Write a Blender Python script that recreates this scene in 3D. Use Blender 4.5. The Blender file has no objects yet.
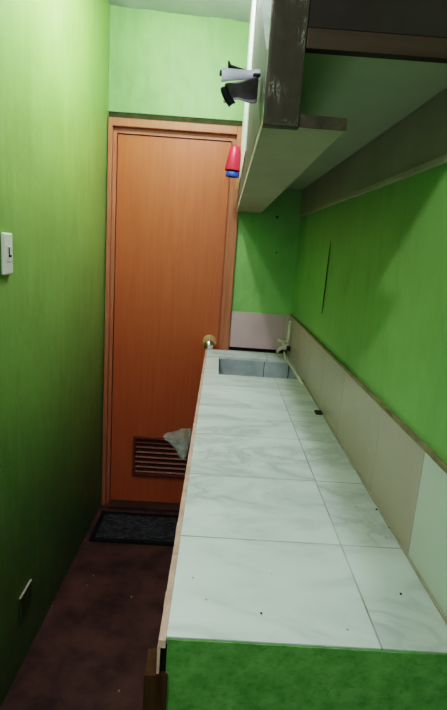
import bpy, bmesh, math, random
from mathutils import Vector, Matrix, noise
random.seed(7)
C = bpy.context.scene.collection

# ---------------------------------------------------------------- dimensions (metres)
CAM_Z, PITCH, ROLL, YAW, FPX = 1.4906, -0.2133, 0.0692, 0.0171, 499.67
D = 2.632            # back wall
XL, XR = -0.597, 0.392
ZCEIL = 2.546
ZC = 0.953           # counter top
YF = 0.595           # near end of the counter
Y0 = -1.5            # wall behind the viewer

# ---------------------------------------------------------------- materials
def new_mat(name):
    m = bpy.data.materials.new(name); m.use_nodes = True
    nt = m.node_tree; nt.nodes.clear()
    out = nt.nodes.new('ShaderNodeOutputMaterial')
    b = nt.nodes.new('ShaderNodeBsdfPrincipled')
    nt.links.new(b.outputs[0], out.inputs[0])
    return m, nt, b

def coords(nt, scale=(1, 1, 1), kind='Object'):
    tc = nt.nodes.new('ShaderNodeTexCoord'); mp = nt.nodes.new('ShaderNodeMapping')
    mp.inputs['Scale'].default_value = scale
    nt.links.new(tc.outputs[kind], mp.inputs[0])
    return mp.outputs[0]

def noise_tex(nt, vec, scale, detail=4, rough=.55, dist=0.0):
    n = nt.nodes.new('ShaderNodeTexNoise')
    n.inputs['Scale'].default_value = scale; n.inputs['Detail'].default_value = detail
    n.inputs['Roughness'].default_value = rough; n.inputs['Distortion'].default_value = dist
    nt.links.new(vec, n.inputs['Vector'])
    return n.outputs[0]

def ramp(nt, fac, stops):
    r = nt.nodes.new('ShaderNodeValToRGB')
    e = r.color_ramp.elements
    while len(e) < len(stops): e.new(.5)
    for el, (p, c) in zip(e, stops):
        el.position = p; el.color = (*c, 1) if len(c) == 3 else c
    nt.links.new(fac, r.inputs[0])
    return r.outputs[0]

def mix(nt, fac, a, b, mode='MIX'):
    n = nt.nodes.new('ShaderNodeMix'); n.data_type = 'RGBA'; n.blend_type = mode
    for sock, v in ((n.inputs[0], fac), (n.inputs[6], a), (n.inputs[7], b)):
        if isinstance(v, (int, float)): sock.default_value = v
        elif isinstance(v, tuple): sock.default_value = (*v, 1)
        else: nt.links.new(v, sock)
    return n.outputs[2]

def math_n(nt, op, a, b=None, c=None):
    n = nt.nodes.new('ShaderNodeMath'); n.operation = op
    for i, v in enumerate((a, b, c)):
        if v is None: continue
        if isinstance(v, (int, float)): n.inputs[i].default_value = v
        else: nt.links.new(v, n.inputs[i])
    return n.outputs[0]

def bump(nt, b, h, strength=.2, dist=.01):
    n = nt.nodes.new('ShaderNodeBump'); n.inputs['Strength'].default_value = strength
    n.inputs['Distance'].default_value = dist
    nt.links.new(h, n.inputs['Height']); nt.links.new(n.outputs[0], b.inputs['Normal'])

def set_col(nt, b, c):
    if isinstance(c, tuple): b.inputs['Base Color'].default_value = (*c, 1)
    else: nt.links.new(c, b.inputs['Base Color'])

def mottled(name, c1, c2, scale=6, rough=.6, spec=.3, bmp=.1, stretch=(1, 1, 1), fine=60, metal=0.0, lo=.35, hi=.65):
    m, nt, b = new_mat(name)
    v = coords(nt, stretch)
    col = ramp(nt, noise_tex(nt, v, scale, 6, .6), [(lo, c1), (hi, c2)])
    set_col(nt, b, col)
    b.inputs['Roughness'].default_value = rough
    b.inputs['Specular IOR Level'].default_value = spec
    b.inputs['Metallic'].default_value = metal
    if bmp: bump(nt, b, noise_tex(nt, v, fine, 3), bmp, .004)
    return m

def wall_paint(name, base, pale, foot_col, rough=.42):
    """green enamel over plaster: broad mottling, vertical brush streaks, darker towards the floor"""
    m, nt, b = new_mat(name)
    v = coords(nt)
    n1 = noise_tex(nt, v, 2.2, 5, .6)
    n2 = noise_tex(nt, coords(nt, (14, 14, 1.2)), 2.0, 4, .6)
    col = ramp(nt, n1, [(.3, tuple(x * .76 for x in base)), (.7, base)])
    col = mix(nt, ramp(nt, n2, [(.45, (0, 0, 0)), (.75, (.35, .35, .35))]), col, pale)
    n3 = noise_tex(nt, v, 9, 7, .7)
    smear = ramp(nt, noise_tex(nt, coords(nt, (1, 1, .55)), 7.5, 6, .65, .6), [(.52, (0, 0, 0)), (.72, (.4, .4, .4))])
    col = mix(nt, smear, col, tuple(x * .55 for x in base))
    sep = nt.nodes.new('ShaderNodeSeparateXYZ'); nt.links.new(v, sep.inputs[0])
    foot_fac = math_n(nt, 'MULTIPLY_ADD', sep.outputs[2], -.62, .62)
    foot_fac = math_n(nt, 'ADD', foot_fac, math_n(nt, 'MULTIPLY', math_n(nt, 'SUBTRACT', n3, .5), .5))
    foot_fac = math_n(nt, 'MAXIMUM', foot_fac, 0.0)
    foot_fac = math_n(nt, 'MINIMUM', foot_fac, .75)
    col = mix(nt, foot_fac, col, foot_col)
    set_col(nt, b, col)
    b.inputs['Roughness'].default_value = rough
    b.inputs['Specular IOR Level'].default_value = .3
    h = math_n(nt, 'ADD', noise_tex(nt, v, 30, 5, .6), math_n(nt, 'MULTIPLY', noise_tex(nt, v, 5, 3), 2.0))
    bump(nt, b, h, .22, .006)
    return m

def wood(name, dark, light, rough=.4, grain=(26, 26, 1.3), spec=.4):
    m, nt, b = new_mat(name)
    v = coords(nt, grain)
    n1 = noise_tex(nt, v, 3.0, 6, .65, .4)
    n2 = noise_tex(nt, coords(nt, (1.3, 1.3, .6)), 1.6, 3)
    col = ramp(nt, n1, [(.3, dark), (.7, light)])
    col = mix(nt, ramp(nt, n2, [(.35, (0, 0, 0)), (.75, (.3, .3, .3))]), col, dark)
    set_col(nt, b, col)
    b.inputs['Roughness'].default_value = rough
    b.inputs['Specular IOR Level'].default_value = spec
    bump(nt, b, n1, .06, .002)
    return m

def tile_top(name):
    """white marble-look tiles: soft grey veins, thin dark joints laid out in metres"""
    m, nt, b = new_mat(name)
    v = coords(nt)
    sep = nt.nodes.new('ShaderNodeSeparateXYZ'); nt.links.new(v, sep.inputs[0])
    def line(sock, first, pitch, w):
        t = math_n(nt, 'DIVIDE', math_n(nt, 'SUBTRACT', sock, first), pitch)
        f = math_n(nt, 'ABSOLUTE', math_n(nt, 'SUBTRACT', math_n(nt, 'FRACT', math_n(nt, 'ADD', t, .5)), .5))
        return math_n(nt, 'LESS_THAN', math_n(nt, 'MULTIPLY', f, pitch), w), math_n(nt, 'FLOOR', t)
    ly, iy = line(sep.outputs[1], .850, .265, .0014)
    lx, ix = line(sep.outputs[0], .262, .310, .0014)
    joint = math_n(nt, 'MAXIMUM', lx, ly)
    # each tile shifts the veining
    comb = nt.nodes.new('ShaderNodeCombineXYZ')
    nt.links.new(math_n(nt, 'MULTIPLY', iy, 3.7), comb.inputs[0]); nt.links.new(math_n(nt, 'MULTIPLY', ix, 5.3), comb.inputs[1])
    add = nt.nodes.new('ShaderNodeVectorMath'); add.operation = 'ADD'
    nt.links.new(v, add.inputs[0]); nt.links.new(comb.outputs[0], add.inputs[1])
    mp = nt.nodes.new('ShaderNodeMapping'); mp.inputs['Rotation'].default_value = (0, 0, .75); mp.inputs['Scale'].default_value = (1.1, 2.5, 1)
    nt.links.new(add.outputs[0], mp.inputs[0])
    n1 = noise_tex(nt, mp.outputs[0], 2.4, 7, .62, 1.3)
    vein = math_n(nt, 'ABSOLUTE', math_n(nt, 'SUBTRACT', n1, .5))
    veinm = ramp(nt, vein, [(0.0, (.9, .9, .9)), (.04, (.45, .45, .45)), (.16, (0, 0, 0))])
    patch = ramp(nt, noise_tex(nt, mp.outputs[0], 1.3, 4, .6), [(.40, (0, 0, 0)), (.56, (1, 1, 1))])
    col = ramp(nt, noise_tex(nt, v, 3.5, 4), [(.3, (.66, .70, .71)), (.7, (.75, .79, .81))])
    col = mix(nt, math_n(nt, 'MULTIPLY', math_n(nt, 'MULTIPLY', veinm, patch), .62), col, (.30, .34, .33))
    # darker, greener strip beside the wall
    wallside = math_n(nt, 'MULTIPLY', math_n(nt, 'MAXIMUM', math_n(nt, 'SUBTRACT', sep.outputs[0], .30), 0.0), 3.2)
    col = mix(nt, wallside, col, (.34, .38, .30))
    fade = ramp(nt, noise_tex(nt, v, 5, 3), [(.38, (.4, .4, .4)), (.62, (.95, .95, .95))])
    col = mix(nt, math_n(nt, 'MULTIPLY', joint, fade), col, (.20, .23, .20))
    spk = nt.nodes.new('ShaderNodeTexVoronoi'); spk.inputs['Scale'].default_value = 22
    nt.links.new(v, spk.inputs['Vector'])
    col = mix(nt, math_n(nt, 'MULTIPLY', math_n(nt, 'LESS_THAN', spk.outputs['Distance'], .045), .7), col, (.12, .12, .10))
    set_col(nt, b, col)
    b.inputs['Roughness'].default_value = .38
    b.inputs['Specular IOR Level'].default_value = .35
    bump(nt, b, math_n(nt, 'SUBTRACT', 1.0, joint), .3, .002)
    return m

def film(name, col, opacity=.6, rough=.25):
    m, nt, b = new_mat(name)
    out = [n for n in nt.nodes if n.type == 'OUTPUT_MATERIAL'][0]
    set_col(nt, b, col); b.inputs['Roughness'].default_value = rough
    tl = nt.nodes.new('ShaderNodeBsdfTranslucent'); tl.inputs[0].default_value = (*col, 1)
    tr = nt.nodes.new('ShaderNodeBsdfTransparent')
    m1 = nt.nodes.new('ShaderNodeMixShader'); m1.inputs[0].default_value = .4
    nt.links.new(b.outputs[0], m1.inputs[1]); nt.links.new(tl.outputs[0], m1.inputs[2])
    m2 = nt.nodes.new('ShaderNodeMixShader')
    n = noise_tex(nt, coords(nt), 40, 4)
    nt.links.new(ramp(nt, n, [(.3, (opacity * .7,) * 3), (.7, (min(1, opacity * 1.3),) * 3)]), m2.inputs[0])
    nt.links.new(tr.outputs[0], m2.inputs[1]); nt.links.new(m1.outputs[0], m2.inputs[2])
    nt.links.new(m2.outputs[0], out.inputs[0])
    return m

GREEN = (.245, .44, .125); GPALE = (.31, .48, .20); GFOOT = (.035, .050, .012)
M = {}
M['green_left'] = wall_paint('green wall paint left', GREEN, GPALE, GFOOT)
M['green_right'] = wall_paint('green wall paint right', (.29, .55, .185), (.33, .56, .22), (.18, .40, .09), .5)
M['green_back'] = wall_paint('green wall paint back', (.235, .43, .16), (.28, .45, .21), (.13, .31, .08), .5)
M['green_end'] = mottled('green paint on rough render', (.105, .27, .075), (.175, .36, .125), 30, .75, .2, .35, fine=90)
_m = M['green_end']; _nt = _m.node_tree                     # dark pits and a few worn pale smears in the render coat
_b = [n for n in _nt.nodes if n.type == 'BSDF_PRINCIPLED'][0]
_base = _b.inputs['Base Color'].links[0].from_socket
_v = coords(_nt)
_pit = ramp(_nt, noise_tex(_nt, _v, 120, 5, .7), [(.28, (.5, .5, .5)), (.44, (0, 0, 0))])
_c = mix(_nt, _pit, _base, (.06, .16, .04))
_sm = ramp(_nt, noise_tex(_nt, _v, 7, 4, .6), [(.62, (0, 0, 0)), (.74, (.4, .4, .4))])
_c = mix(_nt, _sm, _c, (.30, .42, .26))
_nt.links.new(_c, _b.inputs['Base Color'])
M['ceiling'] = mottled('pale ceiling paint', (.42, .46, .43), (.50, .53, .50), 3, .7, .2, .15)
M['floor'] = mottled('dark red brown cement floor', (.045, .021, .020), (.115, .056, .049), 7, .5, .3, .25, fine=40)
M['door'] = wood('orange brown door veneer', (.40, .108, .040), (.46, .14, .054), .36)
M['frame'] = wood('reddish brown door frame', (.36, .135, .07), (.44, .18, .10), .45)
M['louver'] = wood('dark red louver slats', (.13, .034, .016), (.20, .058, .03), .45, (1.3, 26, 26))
M['sill'] = mottled('dark brown door sill', (.05, .02, .015), (.09, .04, .03), 8, .6)
M['tile_top'] = tile_top('white marble look counter tile')
M['tile_edge'] = mottled('pinkish raw tile edge', (.52, .33, .28), (.66, .47, .41), 22, .7, .2, .5, (1, 1, 1))
M['mortar'] = mottled('grey white mortar', (.5, .47, .42), (.62, .6, .55), 30, .8, .1, .6)
M['cement'] = mottled('grey blue cement basin', (.34, .38, .41), (.52, .57, .60), 9, .55, .35, .3)
M['cement_line'] = mottled('dark basin joint', (.05, .06, .06), (.08, .09, .09), 9, .7)
M['dark_gap'] = mottled('dark cavity', (.012, .010, .008), (.02, .016, .012), 9, .9, .1)
M['raw_wood'] = wood('stained raw timber', (.045, .020, .009), (.105, .055, .022), .75, (30, 30, 2), .15)
M['tile_beige'] = mottled('beige glazed wall tile', (.44, .37, .31), (.50, .43, .36), 3, .3, .4, .02)
M['tile_lilac'] = mottled('dusty lilac wall tile', (.50, .36, .38), (.56, .42, .43), 3, .35, .4, .02)
M['tile_pale'] = mottled('pale green white wall tile', (.56, .62, .55), (.63, .68, .62), 3, .3, .4, .02)
M['grout'] = mottled('grey tile grout', (.36, .33, .27), (.44, .40, .33), 20, .8)
M['cap_grout'] = mottled('brownish mortar cap', (.22, .19, .12), (.34, .30, .20), 18, .8, .1, .5)
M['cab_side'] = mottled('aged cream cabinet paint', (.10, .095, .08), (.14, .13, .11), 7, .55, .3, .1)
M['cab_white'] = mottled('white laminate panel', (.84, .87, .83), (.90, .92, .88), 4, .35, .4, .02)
M['cab_under'] = mottled('unpainted greyish board', (.50, .45, .38), (.58, .53, .45), 5, .6, .25, .08)
M['cab_shelf'] = mottled('grey green shelf board', (.44, .48, .38), (.50, .53, .43), 3, .55, .25, .05)
M['cab_back'] = mottled('grey back board', (.42, .40, .34), (.50, .48, .41), 5, .55, .25, .05)
M['stile'] = mottled('grey brown taped wood', (.052, .040, .033), (.085, .068, .056), 10, .3, .45, .15, (6, 6, 1))
M['plank_edge'] = mottled('rough brown plank edge', (.030, .024, .017), (.075, .060, .043), 26, .6, .3, .4)
M['apron'] = wood('very dark brown board', (.040, .024, .018), (.065, .042, .032), .5, (1.4, 26, 26), .3)
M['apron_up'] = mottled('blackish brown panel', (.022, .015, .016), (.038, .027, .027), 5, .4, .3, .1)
M['tape'] = film('clear shiny tape', (.16, .14, .12), .5, .15)
_nt = M['tape'].node_tree                                    # glints along the tape creases, painted in as whitish lines
_b = [n for n in _nt.nodes if n.type == 'BSDF_PRINCIPLED'][0]
_n = noise_tex(_nt, coords(_nt, (60, 10, 12)), 2.2, 5, .65, 1.2)
_l = math_n(_nt, 'ABSOLUTE', math_n(_nt, 'SUBTRACT', _n, .5))
_g = ramp(_nt, noise_tex(_nt, coords(_nt), 22, 3), [(.5, (0, 0, 0)), (.62, (1, 1, 1))])
_k = math_n(_nt, 'MULTIPLY', ramp(_nt, _l, [(.0, (1, 1, 1)), (.03, (0, 0, 0))]), _g)
set_col(_nt, _b, mix(_nt, _k, (.13, .11, .095), (.9, .9, .86)))
M['brass'] = mottled('tarnished brass', (.50, .36, .16), (.66, .50, .26), 20, .3, .5, .05, metal=.75)
M['rosette'] = mottled('tan rosette metal', (.42, .28, .13), (.52, .36, .18), 20, .4, .5, .05)
M['gap_shade'] = mottled('painted olive shade', (.035, .040, .016), (.06, .07, .03), 14, .9)
M['chrome'] = mottled('bright metal', (.75, .74, .70), (.85, .84, .80), 10, .15, .5, 0, metal=1.0)
M['pvc'] = mottled('cream plastic pipe', (.62, .62, .48), (.72, .71, .58), 8, .4, .4, .03)
M['black'] = mottled('black plastic', (.016, .016, .018), (.03, .03, .034), 12, .4, .4, .05)
M['charcoal'] = mottled('charcoal crinkled plastic', (.20, .18, .21), (.32, .29, .32), 18, .35, .5, .25)
M['white_plastic'] = film('bluish white plastic', (.84, .84, .95), 1.5, .4)
M['switch'] = mottled('greyed white switch plastic', (.66, .68, .62), (.74, .75, .70), 8, .4, .4, .02)
M['red'] = mottled('red plastic', (.62, .028, .06), (.70, .05, .09), 10, .35, .45, .02)
M['blue'] = mottled('deep blue plastic', (.03, .07, .42), (.05, .10, .52), 10, .35, .45, .02)
M['bag'] = film('translucent plastic bag', (.50, .53, .52), .55)
M['wrap'] = film('clear plastic film', (.85, .90, .95), .55, .15)
M['mat'] = mottled('dark grey woven mat', (.022, .022, .026), (.080, .078, .086), 34, .9, .1, .8, (1, 2.2, 1), 90)
M['mat_border'] = mottled('black mat border', (.008, .008, .010), (.016, .016, .02), 20, .9, .1, .4)
M['crumb_pale'] = mottled('pale crumb', (.22, .19, .16), (.3, .26, .22), 30, .9)
M['crumb_dark'] = mottled('dark speck', (.03, .028, .02), (.05, .045, .035), 30, .9)
M['box_dark'] = mottled('green painted box face', (.06, .085, .02), (.09, .12, .035), 10, .6)
M['box_lit_top'] = mottled('box top painted lit', (.34, .31, .25), (.42, .38, .32), 10, .6)  # top face coloured pale for the light falling from above
M['wire'] = mottled('dark wire', (.02, .03, .012), (.03, .04, .018), 10, .7)

# ---------------------------------------------------------------- mesh helpers
def add_box(bm, lo, hi, bev=0.0, mi=0, seg=2):
    b2 = bmesh.new()
    bmesh.ops.create_cube(b2, size=1)
    for v in b2.verts:
        v.co = Vector([(lo[i] + hi[i]) / 2 + v.co[i] * (hi[i] - lo[i]) for i in range(3)])
    if bev: bmesh.ops.bevel(b2, geom=list(b2.edges), offset=bev, segments=seg, affect='EDGES', profile=.5)
    for f in b2.faces: f.material_index = mi
    merge(bm, b2)

def merge(bm, b2, mat=None):
    if mat: bmesh.ops.transform(b2, matrix=mat, verts=list(b2.verts))
    me = bpy.data.meshes.new('tmp'); b2.to_mesh(me); b2.free()
    bm.from_mesh(me); bpy.data.meshes.remove(me)

def add_tube(bm, pts, rad, n=12, mi=0, cap=True):
    pts = [Vector(p) for p in pts]
    rads = rad if isinstance(rad, (list, tuple)) else [rad] * len(pts)
    rings = []; up = None
    for i, p in enumerate(pts):
        t = (pts[min(i + 1, len(pts) - 1)] - pts[max(i - 1, 0)]).normalized()
        if up is None: up = Vector((0, 0, 1)) if abs(t.z) < .9 else Vector((1, 0, 0))
        a = t.cross(up).normalized(); up = a.cross(t).normalized()
        rings.append([bm.verts.new(p + rads[i] * (math.cos(k * 2 * math.pi / n) * a + math.sin(k * 2 * math.pi / n) * up)) for k in range(n)])
    for r0, r1 in zip(rings, rings[1:]):
        for k in range(n):
            f = bm.faces.new((r0[k], r0[(k + 1) % n], r1[(k + 1) % n], r1[k])); f.material_index = mi; f.smooth = True
    if cap:
        for r in (rings[0], rings[-1]):
            f = bm.faces.new(r); f.material_index = mi

def add_lathe(bm, prof, n=24, mat=None, mi=0):
    """prof: (r, z) pairs around the z axis"""
    b2 = bmesh.new(); rings = []
    for r, z in prof:
        rings.append([b2.verts.new((max(r, 1e-5) * math.cos(k * 2 * math.pi / n), max(r, 1e-5) * math.sin(k * 2 * math.pi / n), z)) for k in range(n)])
    for r0, r1 in zip(rings, rings[1:]):
        for k in range(n):
            f = b2.faces.new((r0[k], r0[(k + 1) % n], r1[(k + 1) % n], r1[k])); f.smooth = True; f.material_index = mi
    bmesh.ops.remove_doubles(b2, verts=list(b2.verts), dist=1e-4)
    merge(bm, b2, mat)

def obj(name, bm, mats, parent=None, smooth=False, origin=None):
    bmesh.ops.recalc_face_normals(bm, faces=list(bm.faces))
    me = bpy.data.meshes.new(name); bm.to_mesh(me); bm.free()
    for m in (mats if isinstance(mats, (list, tuple)) else [mats]): me.materials.append(m)
    if smooth:
        for p in me.polygons: p.use_smooth = True
    o = bpy.data.objects.new(name, me); C.objects.link(o)
    if parent is not None:
        o.parent = parent
        base = Vector((0, 0, 0)); q = parent
        while q is not None: base += q.location; q = q.parent
        me.transform(Matrix.Translation(-base))
    elif origin is not None:
        me.transform(Matrix.Translation(-Vector(origin))); o.location = origin
    return o

def thing(name, label, cat, loc, group=None):
    o = bpy.data.objects.new(name, None); C.objects.link(o); o.empty_display_size = .05
    o.location = loc
    if label: o['label'] = label
    if cat: o['category'] = cat
    if group: o['group'] = group
    return o

def tag(o, label, cat, group=None):
    o['label'] = label; o['category'] = cat
    if group: o['group'] = group
    return o

def struct(o, label, cat):
    o['kind'] = 'structure'; o['label'] = label; o['category'] = cat
    return o

def box_obj(name, lo, hi, mat, parent=None, bev=0.0, origin=None):
    bm = bmesh.new(); add_box(bm, lo, hi, bev)
    return obj(name, bm, mat, parent, origin=origin)

# ---------------------------------------------------------------- room shell
struct(box_obj('floor', (-.8, Y0 - .1, -.1), (XR + .12, D + .25, 0), M['floor']), 'dark reddish brown cement floor of the narrow passage', 'floor')
bm = bmesh.new(); add_box(bm, (-.8, Y0 - .1, ZCEIL), (XR + .12, D + .25, ZCEIL + .1))
bmesh.ops.subdivide_edges(bm, edges=list(bm.edges), cuts=30, use_grid_fill=True)
for v in bm.verts:
    v.co.z += -.048 * (v.co.x + .35) + .010 * noise.noise((v.co.x * 7, v.co.y * 3, 0))
struct(obj('ceiling', bm, M['ceiling']), 'pale greenish white ceiling above the door wall', 'ceiling')
bm = bmesh.new()                                         # left wall runs very slightly askew
yA, yB = Y0 - .1, D + .2
xa = XL - .0119 * (D - yA); xb = XL - .0119 * (D - yB)
ZW = ZCEIL + .06
vs = [bm.verts.new(c) for c in ((xa, yA, 0), (xb, yB, 0), (xb - .1, yB, 0), (xa - .1, yA, 0), (xa, yA, ZW), (xb, yB, ZW), (xb - .1, yB, ZW), (xa - .1, yA, ZW))]
for q in ((0, 1, 5, 4), (1, 2, 6, 5), (2, 3, 7, 6), (3, 0, 4, 7), (0, 3, 2, 1), (4, 5, 6, 7)): bm.faces.new([vs[i] for i in q])
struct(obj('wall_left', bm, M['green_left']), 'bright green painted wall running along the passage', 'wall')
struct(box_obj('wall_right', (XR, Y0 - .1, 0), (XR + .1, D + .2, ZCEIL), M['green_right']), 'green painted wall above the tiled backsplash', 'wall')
bm = bmesh.new()
DX0, DX1, DZ = -.554, .0157, 2.002                       # clear door opening
FX0, FX1, FZ = -.592, .070, 2.066                        # frame outside
add_box(bm, (XL - .02, D, FZ + .030), (XR + .02, D + .12, ZCEIL + .05)); add_box(bm, (XL - .02, D + .035, FZ + .001), (FX1, D + .12, FZ + .030))
add_box(bm, (FX1, D, 0), (XR + .02, D + .12, FZ + .030), 0, 1)  # niche part takes a brighter green to lift its shade
add_box(bm, (XL - .02, D, 0), (FX0, D + .12, FZ + .001))
struct(obj('wall_back', bm, [M['green_back'], M['green_right']]), 'pale green end wall around and above the door', 'wall')
struct(box_obj('wall_front', (-.8, Y0 - .1, 0), (XR + .12, Y0, ZCEIL + .05), M['green_right']), 'green wall closing the passage opposite the door', 'wall')

# ---------------------------------------------------------------- door
door = thing('door_1', None, None, (-.27, D, 0)); struct(door, 'plain orange brown wooden door with louver vent at the bottom', 'door')
bm = bmesh.new()
LX0, LX1, LZ0, LZ1 = -.430, -.105, .178, .418
yd0, yd1 = D + .020, D + .055
add_box(bm, (DX0 + .003, yd0, LZ1), (DX1 - .003, yd1, DZ - .003))
add_box(bm, (DX0 + .003, yd0, .02), (DX1 - .003, yd1, LZ0))
add_box(bm, (DX0 + .003, yd0, LZ0), (LX0, yd1, LZ1))
add_box(bm, (LX1, yd0, LZ0), (DX1 - .003, yd1, LZ1))
obj('door_leaf', bm, M['door'], door)
bm = bmesh.new()
for x0, x1, xi0, xi1 in ((FX0, DX0 - .017, DX0 - .017, DX0), (DX1 + .020, FX1, DX1, DX1 + .020)):
    add_box(bm, (x0, D - .022, 0), (x1, D + .10, FZ), .003)
    add_box(bm, (xi0, D + .006, 0), (xi1, D + .10, DZ))
add_box(bm, (DX0 - .018, D - .022, DZ + .026), (DX1 + .021, D + .10, FZ), .003)
add_box(bm, (DX0 - .017, D + .010, DZ), (DX1 + .02, D + .10, DZ + .0262))
for x0, x1 in ((DX0, DX0 + .012), (DX1 - .012, DX1)):    # stop rebate
    add_box(bm, (x0, D + .056, 0), (x1, D + .10, DZ))
add_box(bm, (DX0, D + .056, DZ - .012), (DX1, D + .10, DZ))
obj('door_frame', bm, M['frame'], door)
lv = bmesh.new()
fw = .016
for lo, hi in (((LX0, yd0 - .008, LZ0), (LX1, yd1, LZ0 + fw)), ((LX0, yd0 - .008, LZ1 - fw), (LX1, yd1, LZ1)),
               ((LX0, yd0 - .008, LZ0 + fw), (LX0 + fw, yd1, LZ1 - fw)), ((LX1 - fw, yd0 - .008, LZ0 + fw), (LX1, yd1, LZ1 - fw))):
    add_box(lv, lo, hi, .002)
lo_ = obj('louver_vent', lv, M['louver'], door)
sl = bmesh.new()
nS = 7
for k in range(nS):
    z = LZ0 + fw + (k + .5) * (LZ1 - LZ0 - 2 * fw) / nS
    b2 = bmesh.new(); add_box(b2, (LX0 + fw, -.018, -.0035), (LX1 - fw, .018, .0035), .001)
    merge(sl, b2, Matrix.Translation((0, yd0 + .014, z)) @ Matrix.Rotation(math.radians(38), 4, 'X'))
obj('louver_slats', sl, M['louver'], lo_)
box_obj('louver_backing', (LX0, yd1 - .004, LZ0), (LX1, yd1, LZ1), M['dark_gap'], lo_)
KX, KZ = -.036, .985
bm = bmesh.new()
rot = Matrix.Translation((KX, yd0, KZ)) @ Matrix.Rotation(math.radians(90), 4, 'X')
add_lathe(bm, [(0, 0), (.038, 0), (.038, .004), (.034, .009), (.014, .011), (0, .011)], 28, rot)
kb = obj('door_knob', bm, M['rosette'], door); kb['label'] = 'brass rosette of the door knob'
bm = bmesh.new()
rot = Matrix.Translation((KX, yd0, KZ - .010)) @ Matrix.Rotation(math.radians(90), 4, 'X')
add_lathe(bm, [(.012, .010), (.012, .030), (.020, .034), (.026, .044), (.026, .054), (.019, .064), (.008, .067), (0, .067)], 24, rot)
obj('knob', bm, M['chrome'], kb, True)['label'] = 'shiny metal knob'
box_obj('head_shade', (FX0, D + .004, FZ + .0002), (FX1 - .0005, D + .034, FZ + .0298), M['gap_shade'], door)['label'] = 'dark strip painted as shade above the frame'  # dark olive strip stands in for the shade over the frame head
box_obj('door_sill', (DX0, D - .05, 0), (DX1, D + .10, .018), M['sill'], door, .004)

# ---------------------------------------------------------------- floor mat
mx0, mx1, my0, my1 = -.572, -.075, 2.255, 2.535
mat_ = thing('door_mat', 'dark charcoal woven doormat with black border lying before the door', 'mat', ((mx0 + mx1) / 2, (my0 + my1) / 2, 0))
bm = bmesh.new()
nx, ny = 46, 26
bw = .026
g = [[None] * (ny + 1) for _ in range(nx + 1)]
for i in range(nx + 1):
    for j in range(ny + 1):
        x = mx0 + bw + (mx1 - mx0 - 2 * bw) * i / nx; y = my0 + bw + (my1 - my0 - 2 * bw) * j / ny
        g[i][j] = bm.verts.new((x, y, .009 + .004 * noise.noise((x * 60, y * 60, 0)) + (.002 if (i + j) % 2 else 0)))
for i in range(nx):
    for j in range(ny): bm.faces.new((g[i][j], g[i + 1][j], g[i + 1][j + 1], g[i][j + 1]))
obj('pile', bm, M['mat'], mat_)
bm = bmesh.new()
for lo, hi in (((mx0, my0, .001), (mx1, my0 + bw, .012)), ((mx0, my1 - bw, .001), (mx1, my1, .012)),
               ((mx0, my0 + bw, .001), (mx0 + bw, my1 - bw, .012)), ((mx1 - bw, my0 + bw, .001), (mx1, my1 - bw, .012))):
    add_box(bm, lo, hi, .003)
obj('border', bm, M['mat_border'], mat_)['label'] = 'black border'

# ---------------------------------------------------------------- counter
cx0, cx1 = -.042, XR - .002
SX0, SX1, SY0, SY1 = .020, .376, 2.085, 2.445            # basin mouth
YB = 2.612
ct = thing('kitchen_counter', 'long masonry counter topped with white marble-look tiles and green painted end', 'counter', (.17, 1.6, 0))
bm = bmesh.new()
xs = [cx0, SX0, SX1, cx1]; ys = [YF + .0052, SY0, SY1, YB]
vt = [[bm.verts.new((x, y, ZC)) for y in ys] for x in xs]
fs = [bm.faces.new((vt[i][j], vt[i + 1][j], vt[i + 1][j + 1], vt[i][j + 1])) for i in range(3) for j in range(3) if (i, j) != (1, 1)]
r = bmesh.ops.extrude_face_region(bm, geom=fs)
for v in [e for e in r['geom'] if isinstance(e, bmesh.types.BMVert)]: v.co.z -= .012
o = obj('countertop', bm, M['tile_top'], ct); o['label'] = 'white marble-look tiled worktop with grey veins'
o.data.transform(Matrix.Translation(Vector((.17, 1.6, 0)))); o.matrix_parent_inverse = Matrix.Translation((-.17, -1.6, 0))  # metres for the joints
bm = bmesh.new()                                         # rough rendered body: near end, side, bed under the tiles
def rough_box(bm, lo, hi, n, amp):
    b2 = bmesh.new(); add_box(b2, lo, hi)
    bmesh.ops.subdivide_edges(b2, edges=list(b2.edges), cuts=n, use_grid_fill=True)
    for v in b2.verts:
        d = noise.noise_vector(v.co * 38) * amp + noise.noise_vector(v.co * 11) * amp
        v.co += Vector((d.x * .3, d.y, min(d.z, 0) * .5))
    merge(bm, b2)
add_box(bm, (-.036, YF + .0040, 0), (cx1, YF + .10, ZC - .0125))
rough_box(bm, (-.0405, YF + .001, 0), (cx1, YF + .0042, ZC - .0016), 50, .0009)
add_box(bm, (-.036, YF + .1, 0), (.004, YB, ZC - .10))
add_box(bm, (-.036, YF + .1, ZC - .06), (.016, YB, ZC - .012))
add_box(bm, (.016, YF + .1, ZC - .06), (cx1, SY0 - .014, ZC - .012))
add_box(bm, (.004, YB - .03, 0), (cx1, YB, ZC - .22))
obj('counter_body', bm, M['green_end'], ct)['label'] = 'rough green painted masonry body'
bm = bmesh.new()                                         # raw edge of the tiles and thin facing tile below it
n = 60
for k in range(n):
    y0 = YF - .002 + (YB - YF) * k / n; y1 = YF - .002 + (YB - YF) * (k + 1) / n
    w = .0525 + .0012 * noise.noise((0, k * .7, 0))
    add_box(bm, (-w, y0, ZC - .013), (cx0 - .0004, y1, ZC - .0006 + .0008 * noise.noise((3, k * .9, 0))))
add_box(bm, (-.0535, YF - .002, ZC - .056), (-.0495, YB, ZC - .012))
obj('edge_trim', bm, M['tile_edge'], ct)['label'] = 'pinkish raw tile edging'
box_obj('edge_shade', (-.049, YF + .004, ZC - .056), (-.0362, YB, ZC - .0135), M['dark_gap'], ct)  # near-black block stands for the shade in the hollow edge
bm = bmesh.new()
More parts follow.
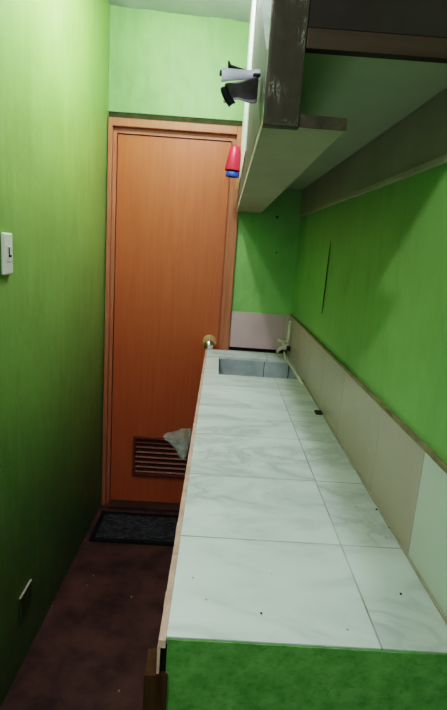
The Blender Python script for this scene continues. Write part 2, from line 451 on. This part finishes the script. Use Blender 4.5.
rough_box(bm, (-.070, YF - .004, 0), (-.0375, YF + .045, ZC - .057), 8, .0016)
obj('wooden_post', bm, M['raw_wood'], ct)['label'] = 'stained brown timber post at the near corner'
box_obj('side_panel', (-.049, YF + .06, .02), (-.038, YB, ZC - .066), M['raw_wood'], ct)
bm = bmesh.new()                                         # basin
bz = ZC - .17; t = .012
add_box(bm, (SX0 - t, SY0 - t, bz - t), (SX1 + t, SY1 + t, bz))
add_box(bm, (SX0 - t, SY0 - t, bz), (SX0, SY1 + t, ZC - .0125)); add_box(bm, (SX1, SY0 - t, bz), (SX1 + t, SY1 + t, ZC - .0125))
add_box(bm, (SX0, SY0 - t, bz), (SX1, SY0, ZC - .0125)); add_box(bm, (SX0, SY1, bz), (SX1, SY1 + t, ZC - .0125))
bs = obj('sink_basin', bm, M['cement'], ct); bs['label'] = 'grey cement sink basin sunk in the far end of the counter'
bm = bmesh.new()
bm.free()
for x0, x1 in ((.2475, .2505), (SX1 - .004, SX1), (SX0, SX0 + .004)):
    box_obj('basin_joint', (x0, SY1 - .003, bz), (x1, SY1, ZC - .013), M['cement_line'], bs)
bm = bmesh.new()
add_lathe(bm, [(0, .001), (.014, .001), (.024, .003), (.026, .0005)], 20, Matrix.Translation((.2, 2.26, bz)))
obj('drain', bm, M['chrome'], bs)

# ---------------------------------------------------------------- backsplash
zb0, zb1 = ZC + .001, 1.168
bsT = thing('tile_backsplash', 'knee-high row of beige wall tiles bordering the counter, lilac at the end wall', 'backsplash', (XR, 1.6, zb0))
joints = [.60, .829, 1.071, 1.417, 1.70, 1.985, 2.27, D - .012]
bm = bmesh.new()
for k, (a, b) in enumerate(zip(joints, joints[1:])):
    add_box(bm, (XR - .010, a + .0012, zb0), (XR - .0005, b - .0012, zb1 - .008), .0012, 1 if k == 0 else 0)
obj('side_tiles', bm, [M['tile_beige'], M['tile_pale']], bsT)['label'] = 'beige tiles along the side wall, nearest one pale green'
bm = bmesh.new()
add_box(bm, (FX1 + .003, D - .010, zb0 + .016), (.352, D - .0005, zb1 - .008), .0012, 0)
add_box(bm, (.3545, D - .010, zb0 + .016), (XR - .011, D - .0005, zb1 - .008), .0012, 1)
obj('end_tiles', bm, [M['tile_lilac'], M['tile_beige']], bsT)['label'] = 'lilac tile on the end wall'
bm = bmesh.new()
n = 40
for k in range(n):
    y0 = .60 + (D - .612) * k / n; y1 = .60 + (D - .612) * (k + 1) / n
    add_box(bm, (XR - .0095 - .002 * abs(noise.noise((k * .6, 0, 0))), y0, zb1 - .0078), (XR - .0005, y1, zb1 + .002 * noise.noise((k * .8, 5, 0))))
obj('mortar_cap', bm, M['cap_grout'], bsT)['label'] = 'brownish mortar strip along the top'
bm = bmesh.new()
add_box(bm, (XR - .006, .60, zb0), (XR - .0004, D - .012, zb1 - .0125)); add_box(bm, (FX1 + .002, D - .006, zb0 + .018), (XR - .011, D - .0004, zb1 - .009))
n = 50
for k in range(n):
    y0 = .60 + 1.48 * k / n; y1 = .60 + 1.48 * (k + 1) / n
    add_box(bm, (XR - .0145 - .0015 * noise.noise((k * .5, 9, 0)), y0, zb0 - .0006), (XR - .0102, y1, zb0 + .003))
obj('grout', bm, M['grout'], bsT)
box_obj('bottom_gap', (FX1 + .003, D - .0085, zb0), (XR - .012, D - .001, zb0 + .0155), M['dark_gap'], bsT)

# ---------------------------------------------------------------- faucet in the far corner
fc = thing('sink_faucet', 'cream plastic tap and pipe at the wall corner above the sink', 'faucet', (.375, 2.5, ZC))
bm = bmesh.new()
add_tube(bm, [(.371, 2.522, 1.125), (.368, 2.52, 1.06), (.362, 2.515, 1.018)], .0075)
add_tube(bm, [(.371, 2.522, 1.145), (.371, 2.522, 1.12)], .006)
obj('riser_pipe', bm, M['pvc'], fc)
bm = bmesh.new()
add_tube(bm, [(.3795, 2.515, 1.006), (.362, 2.512, 1.008), (.335, 2.505, 1.004), (.318, 2.49, .994), (.314, 2.482, .986)], [.0085, .0095, .0095, .008, .007])
add_tube(bm, [(.362, 2.513, .994), (.362, 2.513, 1.024)], .011)
obj('tap_body', bm, M['pvc'], fc, False)
bm = bmesh.new()
add_tube(bm, [(.345, 2.508, 1.012), (.345, 2.508, 1.030)], .006)
add_tube(bm, [(.356, 2.508, 1.034), (.340, 2.505, 1.036), (.318, 2.50, 1.044)], [.007, .0075, .006])
add_tube(bm, [(.318, 2.50, 1.036), (.3175, 2.50, 1.050)], .0065)
obj('tap_handle', bm, M['pvc'], fc)
bm = bmesh.new(); add_tube(bm, [(.3705, 2.50, .994), (.3705, 2.50, 1.018)], .009); add_tube(bm, [(.366, 2.502, 1.006), (.3795, 2.502, 1.006)], .0105)
obj('pipe_coupling', bm, M['black'], fc)['label'] = 'black coupling at the wall'
bm = bmesh.new(); add_tube(bm, [(.352, 2.50, .985), (.354, 2.46, ZC + .010), (.358, 2.38, ZC + .0066), (.362, 2.22, ZC + .0066), (.366, 2.00, ZC + .0066)], .0058)
obj('waste_pipe', bm, M['pvc'], fc)['label'] = 'cream pipe lying along the foot of the wall'

# ---------------------------------------------------------------- wall cabinet / shelf unit
CYF, CX0, PX1 = .778, .047, .168
ZB, ZS, ZT = 1.667, 1.795, ZCEIL - .01
CYB = D - .004
cab = thing('wall_cabinet', 'old cream and dark brown wooden cabinet hung high on the wall over the counter', 'cabinet', (.22, 1.7, ZB))
box_obj('front_stile', (CX0, CYF, ZB), (.099, CYF + .022, ZT), M['stile'], cab, .0015)['label'] = 'grey brown front post wrapped in shiny tape'
bm = bmesh.new()
add_box(bm, (CX0, CYF + .0225, ZB + .018), (CX0 + .013, CYB, ZT))
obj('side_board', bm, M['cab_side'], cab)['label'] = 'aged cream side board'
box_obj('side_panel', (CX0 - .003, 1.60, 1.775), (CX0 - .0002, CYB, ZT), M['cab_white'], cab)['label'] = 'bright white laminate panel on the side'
bm = bmesh.new(); add_box(bm, (CX0, CYF + .0225, ZB), (PX1, CYB, ZB + .0165), .001)
add_box(bm, (.0995, CYF + .002, ZB), (PX1, CYF + .0225, ZB + .0165), .001)
bb = obj('bottom_board', bm, M['cab_under'], cab); bb['label'] = 'narrow greyish bottom plank'
bm = bmesh.new(); rough_box(bm, (.0995, CYF - .001, ZB - .0005), (PX1, CYF + .0015, ZB + .0165), 8, .0006)
obj('plank_edge', bm, M['plank_edge'], bb)['label'] = 'rough brown sawn edge'
box_obj('shelf_board', (CX0 + .0135, CYF + .0225, ZS), (XR - .001, CYB, ZS + .016), M['cab_shelf'], cab)['label'] = 'grey green shelf underside'
box_obj('back_board', (XR - .010, CYF, ZB - .004), (XR - .001, CYB, ZS - .0005), M['cab_back'], cab)
box_obj('back_batten', (XR - .013, CYF, ZB - .005), (XR - .0102, CYB, ZB + .007), M['cab_under'], cab)
box_obj('front_rail', (.0995, CYF, 1.7705), (XR - .001, CYF + .018, 1.797), M['apron'], cab, .001)['label'] = 'dark brown front rail'
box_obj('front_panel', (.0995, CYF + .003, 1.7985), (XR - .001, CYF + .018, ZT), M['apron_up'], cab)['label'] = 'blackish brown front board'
for nm in ('side_board', 'side_panel', 'bottom_board'):                # the side runs slightly out of parallel
    q = [c for c in cab.children if c.name.split('.')[0] == nm][0]
    for v in q.data.vertices:
        yy = v.co.y + cab.location.y
        v.co.x += .015 * max(0, yy - CYF) / (CYB - CYF)
bm = bmesh.new()                                         # tape wrapped round the post: crinkled thin skin
nu, nv = 10, 30
gg = [[bm.verts.new((CX0 + .004 + .046 * i / nu, CYF - .0012 - .0011 * abs(noise.noise((i * .9, j * .35, 2))), ZB + .004 + .16 * j / nv)) for j in range(nv + 1)] for i in range(nu + 1)]
for i in range(nu):
    for j in range(nv): bm.faces.new((gg[i][j], gg[i + 1][j], gg[i + 1][j + 1], gg[i][j + 1]))
obj('tape', bm, M['tape'], cab, True)['label'] = 'clear shiny tape'

# film scrap hooked at the near top corner
bm = bmesh.new()
nu, nv = 8, 22
gg = []
for i in range(nu + 1):
    row = []
    for j in range(nv + 1):
        tz = j / nv; w = .002 + .026 * tz ** .8
        x = CX0 - .001 - w * (1 - i / nu)
        z = 1.764 + .16 * tz
        y = CYF - .002 - .010 * abs(noise.noise((i * .45, j * .3, 4))) * (.3 + tz)
        row.append(bm.verts.new((x, y, z)))
    gg.append(row)
for i in range(nu):
    for j in range(nv): bm.faces.new((gg[i][j], gg[i + 1][j], gg[i + 1][j + 1], gg[i][j + 1]))
tag(obj('hanging_plastic_film', bm, M['wrap'], None, True, origin=(CX0 - .002, CYF - .003, 1.764)), 'scrap of clear plastic film hanging at the front corner of the cabinet, tapering down', 'plastic film')

# ---------------------------------------------------------------- black holder with white band on the cabinet side
HY = .95
hd = thing('mounted_holder', 'black crinkled plastic holder with a white band sticking out from the cabinet side', 'holder', (CX0, HY, 1.75))
def sheet(pts_fn, nu, nv, th):
    bm = bmesh.new()
    gg = [[bm.verts.new(pts_fn(i / nu, j / nv)) for j in range(nv + 1)] for i in range(nu + 1)]
    for i in range(nu):
        for j in range(nv): bm.faces.new((gg[i][j], gg[i + 1][j], gg[i + 1][j + 1], gg[i][j + 1]))
    fs = list(bm.faces)
    bmesh.ops.recalc_face_normals(bm, faces=fs)
    bmesh.ops.solidify(bm, geom=fs, thickness=th)
    return bm
def lerp(a, b, t): return a + (b - a) * t
def body(u, v):      # lower flap: from the cabinet outwards, its outer end curling down into a hook
    x = lerp(.0435, -.014, u) 
    ztop = lerp(1.775, 1.762, u); zbot = lerp(1.742, 1.740, u)
    return (x, HY - .010 + .030 * math.sin(v * 2.4) - .012 * math.sin(u * 3.1), lerp(ztop, zbot, v) + .002 * math.sin(u * 8 + v * 3))
obj('flap', sheet(body, 16, 10, .002), M['charcoal'], hd, True)['label'] = 'charcoal crinkled lower flap'
def hook(u, v):
    a = lerp(0, 1.25, u)
    w = lerp(.007, .008, u)
    cx_, cz_ = lerp(-.015, .001, u ** 1.3), lerp(1.757, 1.733, u ** .8)
    return (cx_ + (v - .5) * w * .9, HY - .014 - .006 * math.sin(v * 3.1) + .01 * u, cz_ + (v - .5) * w * .5)
obj('hook', sheet(hook, 12, 5, .003), M['black'], hd, True)['label'] = 'black curled outer lip'
def top(u, v):
    x = lerp(.0435, -.009, u)
    z0 = 1.783
    return (x, HY + .006 - .012 * v, z0 + v * (.003 + .011 * u ** 1.2 + (.005 if u > .93 else 0)))
obj('spike', sheet(top, 14, 5, .003), M['black'], hd, True)['label'] = 'black pointed upper blade'
def band(u, v):
    x = lerp(.0445, -.020, u)
    zt = lerp(1.788, 1.784, u); zb = lerp(1.776, 1.762, u)
    return (x, HY - .020 + .004 * math.sin(u * 5) - .004 * math.sin(v * 3.1), lerp(zt, zb, v))
obj('band', sheet(band, 14, 6, .003), M['white_plastic'], hd, True)['label'] = 'bluish white flat band'
box_obj('catch', (.033, HY - .030, 1.774), (.0455, HY - .022, 1.7785), M['black'], hd, .0015)
box_obj('tab', (-.024, HY - .012, 1.777), (-.020, HY - .004, 1.785), M['black'], hd, .001)

# ---------------------------------------------------------------- red cup with blue rim, hung by the cabinet side near the door
rc = thing('plastic_cup', 'red plastic cup hanging mouth down with a blue ring under it by the door frame', 'cup', (.015, 2.42, 1.80))
T = Matrix.Translation((.0255, 2.42, 1.832)) @ Matrix.Rotation(math.radians(3), 4, 'Y')
bm = bmesh.new()
add_lathe(bm, [(.032, .002), (.0365, 0), (.038, .003), (.0235, .102), (.020, .108), (0, .109), (0, .106), (.018, .105), (.0345, .004), (.032, .002)], 28, T)
obj('cup_body', bm, M['red'], rc, True)
bm = bmesh.new()
add_lathe(bm, [(.019, -.006), (.029, -.006), (.031, -.010), (.031, -.024), (.029, -.027), (.020, -.027), (.019, -.024), (.019, -.006)], 28, T)
obj('ring', bm, M['blue'], rc, True)['label'] = 'deep blue plastic ring'
bm = bmesh.new(); add_tube(bm, [T @ Vector((0, 0, .0)), T @ Vector((0, 0, -.012))], .021)
obj('neck', bm, M['black'], rc)

# ---------------------------------------------------------------- plastic bag on the counter edge
bm = bmesh.new()
nr, nh = 28, 14
rings = []
for j in range(nh + 1):
    s = j / nh
    row = []
    for k in range(nr):
        a = k * 2 * math.pi / nr
        e = (1 - s) ** .8
        rx = .018 * e + .010; ry = .034 * e + .013
        p = Vector((-.083 + .006 * s + rx * math.cos(a), 1.405 - .010 * s + ry * math.sin(a), .938 - .068 * s))
        p.x -= .030 * max(0, 1 - s / .5) * max(0, -math.cos(a)) ** 4
        p.z += (.010 * math.cos(a)) * (1 - s)
        p += noise.noise_vector(p * 60) * .005 * (1 - .3 * s)
        p.x = min(p.x, -.0565)
        row.append(bm.verts.new(p))
    rings.append(row)
for r0, r1 in zip(rings, rings[1:]):
    for k in range(nr): bm.faces.new((r0[k], r0[(k + 1) % nr], r1[(k + 1) % nr], r1[k]))
bm.faces.new(rings[-1])
tag(obj('plastic_bag', bm, M['bag'], None, True, origin=(-.08, 1.42, .868)), 'crumpled translucent plastic bag hanging off the edge of the counter', 'plastic bag')

# ---------------------------------------------------------------- switch and low box on the left wall
def lw(y): return XL - .0119 * (D - y)
sx = lw(1.43)
sw = thing('light_switch', 'pale surface-mounted light switch on the green side wall', 'light switch', (sx, 1.43, 1.37))
box_obj('switch_plate', (sx + .001, 1.411, 1.371), (sx + .012, 1.470, 1.487), M['switch'], sw, .004)
rk = box_obj('rocker', (sx + .0122, 1.428, 1.408), (sx + .0145, 1.454, 1.452), M['switch'], sw, .0012)
bm = bmesh.new(); add_box(bm, (sx + .0146, 1.432, 1.420), (sx + .0156, 1.439, 1.448), .0004); add_box(bm, (sx + .0146, 1.4395, 1.420), (sx + .0156, 1.451, 1.427), .0004)
obj('rocker_mark', bm, M['black'], rk)['label'] = 'dark gap beside the rocker'
bx = lw(1.53)
ob = thing('outlet_box', 'low green outlet box with top edge painted as lit on the dark foot of the wall', 'outlet', (bx, 1.53, .19))
box_obj('box_body', (bx + .001, 1.480, .195), (bx + .008, 1.580, .2788), M['box_dark'], ob, .002)
box_obj('lit_top', (bx + .001, 1.479, .279), (bx + .009, 1.581, .282), M['box_lit_top'], ob, .001)['label'] = 'top edge painted pale as if lit'

# ---------------------------------------------------------------- small things
bm = bmesh.new(); add_tube(bm, [(XR - .003, 1.842, 1.535), (XR - .003, 1.848, 1.50), (XR - .003, 1.853, 1.40), (XR - .003, 1.860, 1.30), (XR - .003, 1.862, 1.268)], [.0006, .0015, .0019, .0017, .0010], 8)
tag(obj('hanging_wire', bm, M['wire'], origin=(XR - .003, 1.85, 1.27)), 'thin dark wire hanging down the green wall above the backsplash', 'wire')
def nail(x, z, r, label):
    bm = bmesh.new()
    add_lathe(bm, [(0, .0), (r * .5, 0), (r * .5, .008), (r, .008), (r, .011), (0, .012)], 12, Matrix.Translation((x, D - .0002, z)) @ Matrix.Rotation(math.radians(90), 4, 'X'))
    tag(obj('nail', bm, M['crumb_dark'], origin=(x, D, z)), label, 'nail')
nail(.268, 1.655, .006, 'dark nail head in the end wall just below the cabinet gap')
nail(.280, 1.478, .004, 'small nail in the end wall midway down to the backsplash')
bm = bmesh.new()
rough_box(bm, (.356, 1.618, ZC + .0004), (.379, 1.650, ZC + .007), 6, .0015)
tag(obj('scrap', bm, M['crumb_dark'], origin=(.368, 1.634, ZC)), 'small dark flat scrap lying on the counter by the backsplash', 'scrap')
def crumb(x, y, z, r, mat, label, group):
    bm = bmesh.new(); bmesh.ops.create_icosphere(bm, subdivisions=2, radius=1)
    for v in bm.verts:
        v.co *= 1 + .35 * noise.noise(v.co * 1.7 + Vector((x * 50, y * 50, 0)))
        v.co = Vector((v.co.x * r * .7, v.co.y * r * .9, v.co.z * r * .4))
    lo = min(v.co.z for v in bm.verts)
    for v in bm.verts: v.co += Vector((x, y, z - lo + .0003))
    tag(obj('crumb', bm, mat, origin=(x, y, z)), label, 'crumb', group)
for x, y, r, lab in ((-.484, 1.995, .006, 'pale crumb on the dark floor, nearest the doormat'), (-.495, 1.93, .004, 'tiny crumb on the floor just before the one nearest the mat'),
                     (-.290, 1.87, .007, 'pale crumb on the floor close beside the counter'), (-.600, 1.79, .004, 'tiny crumb on the floor by the foot of the green side wall'),
                     (-.250, 1.41, .006, 'pale crumb on the floor nearest the viewer, by the wooden post')):
    crumb(x, y, 0, r, M['crumb_pale'], lab, 'crumbs on the floor')
for x, y, r, lab in ((.373, .992, .0032, 'dark speck on the counter beside the beige backsplash, farther of two'), (.378, .92, .0030, 'dark speck on the counter where beige backsplash meets pale tile'),
                     (.330, .718, .0026, 'dark speck alone on the near tile by the pale backsplash'), (.095, .655, .0024, 'dark speck in the middle of the nearest big counter tile')):
    crumb(x, y, ZC, r, M['crumb_dark'], lab, 'specks on the counter')

# ---------------------------------------------------------------- light
def point(name, loc, watts, col, rad):
    l = bpy.data.lights.new(name, 'POINT'); l.energy = watts; l.color = col; l.shadow_soft_size = rad
    o = bpy.data.objects.new(name, l); o.location = loc; C.objects.link(o); return o
point('bulb_light', (-.20, 1.80, 2.43), 25, (.93, .95, 1.0), .035)
a = bpy.data.lights.new('rear_light', 'AREA'); a.energy = 9.5; a.color = (.96, .97, 1); a.size = .12
ao = bpy.data.objects.new('rear_light', a); ao.location = (-.46, -.15, 2.45); C.objects.link(ao)
ao.rotation_euler = (Vector((.2, 1.2, 1.0)) - ao.location).to_track_quat('-Z', 'Y').to_euler()
a2 = bpy.data.lights.new('rear_fill_light', 'AREA'); a2.energy = 5.0; a2.color = (.95, .97, 1); a2.shape = 'RECTANGLE'; a2.size = .7; a2.size_y = 1.2  # added fill without a seen source, lifts the niche and counter end
ao2 = bpy.data.objects.new('rear_fill_light', a2); ao2.location = (-.15, Y0 + .05, 1.45); C.objects.link(ao2)
ao2.rotation_euler = (math.radians(90), 0, 0)
w = bpy.data.worlds.new('world'); bpy.context.scene.world = w; w.use_nodes = True
w.node_tree.nodes['Background'].inputs[0].default_value = (.05, .055, .05, 1)
w.node_tree.nodes['Background'].inputs[1].default_value = .3

# ---------------------------------------------------------------- camera
cy, sy = math.cos(YAW), math.sin(YAW)
f = Vector((sy * math.cos(PITCH), cy * math.cos(PITCH), math.sin(PITCH)))
r_ = Vector((cy, -sy, 0)); u_ = r_.cross(f)
c, s = math.cos(ROLL), math.sin(ROLL)
r2 = c * r_ + s * u_; u2 = -s * r_ + c * u_
cam = bpy.data.cameras.new('camera'); co = bpy.data.objects.new('camera', cam); C.objects.link(co)
cam.sensor_fit = 'VERTICAL'; cam.sensor_height = 24; cam.sensor_width = 24; cam.lens = FPX * 24 / 710; cam.clip_start = .02
mw = Matrix.Identity(4)
for i in range(3):
    mw[i][0], mw[i][1], mw[i][2] = r2[i], u2[i], -f[i]
mw[2][3] = CAM_Z
co.matrix_world = mw
sc = bpy.context.scene; sc.camera = co
sc.view_settings.view_transform = 'Filmic'; sc.view_settings.look = 'High Contrast'; sc.view_settings.exposure = .10
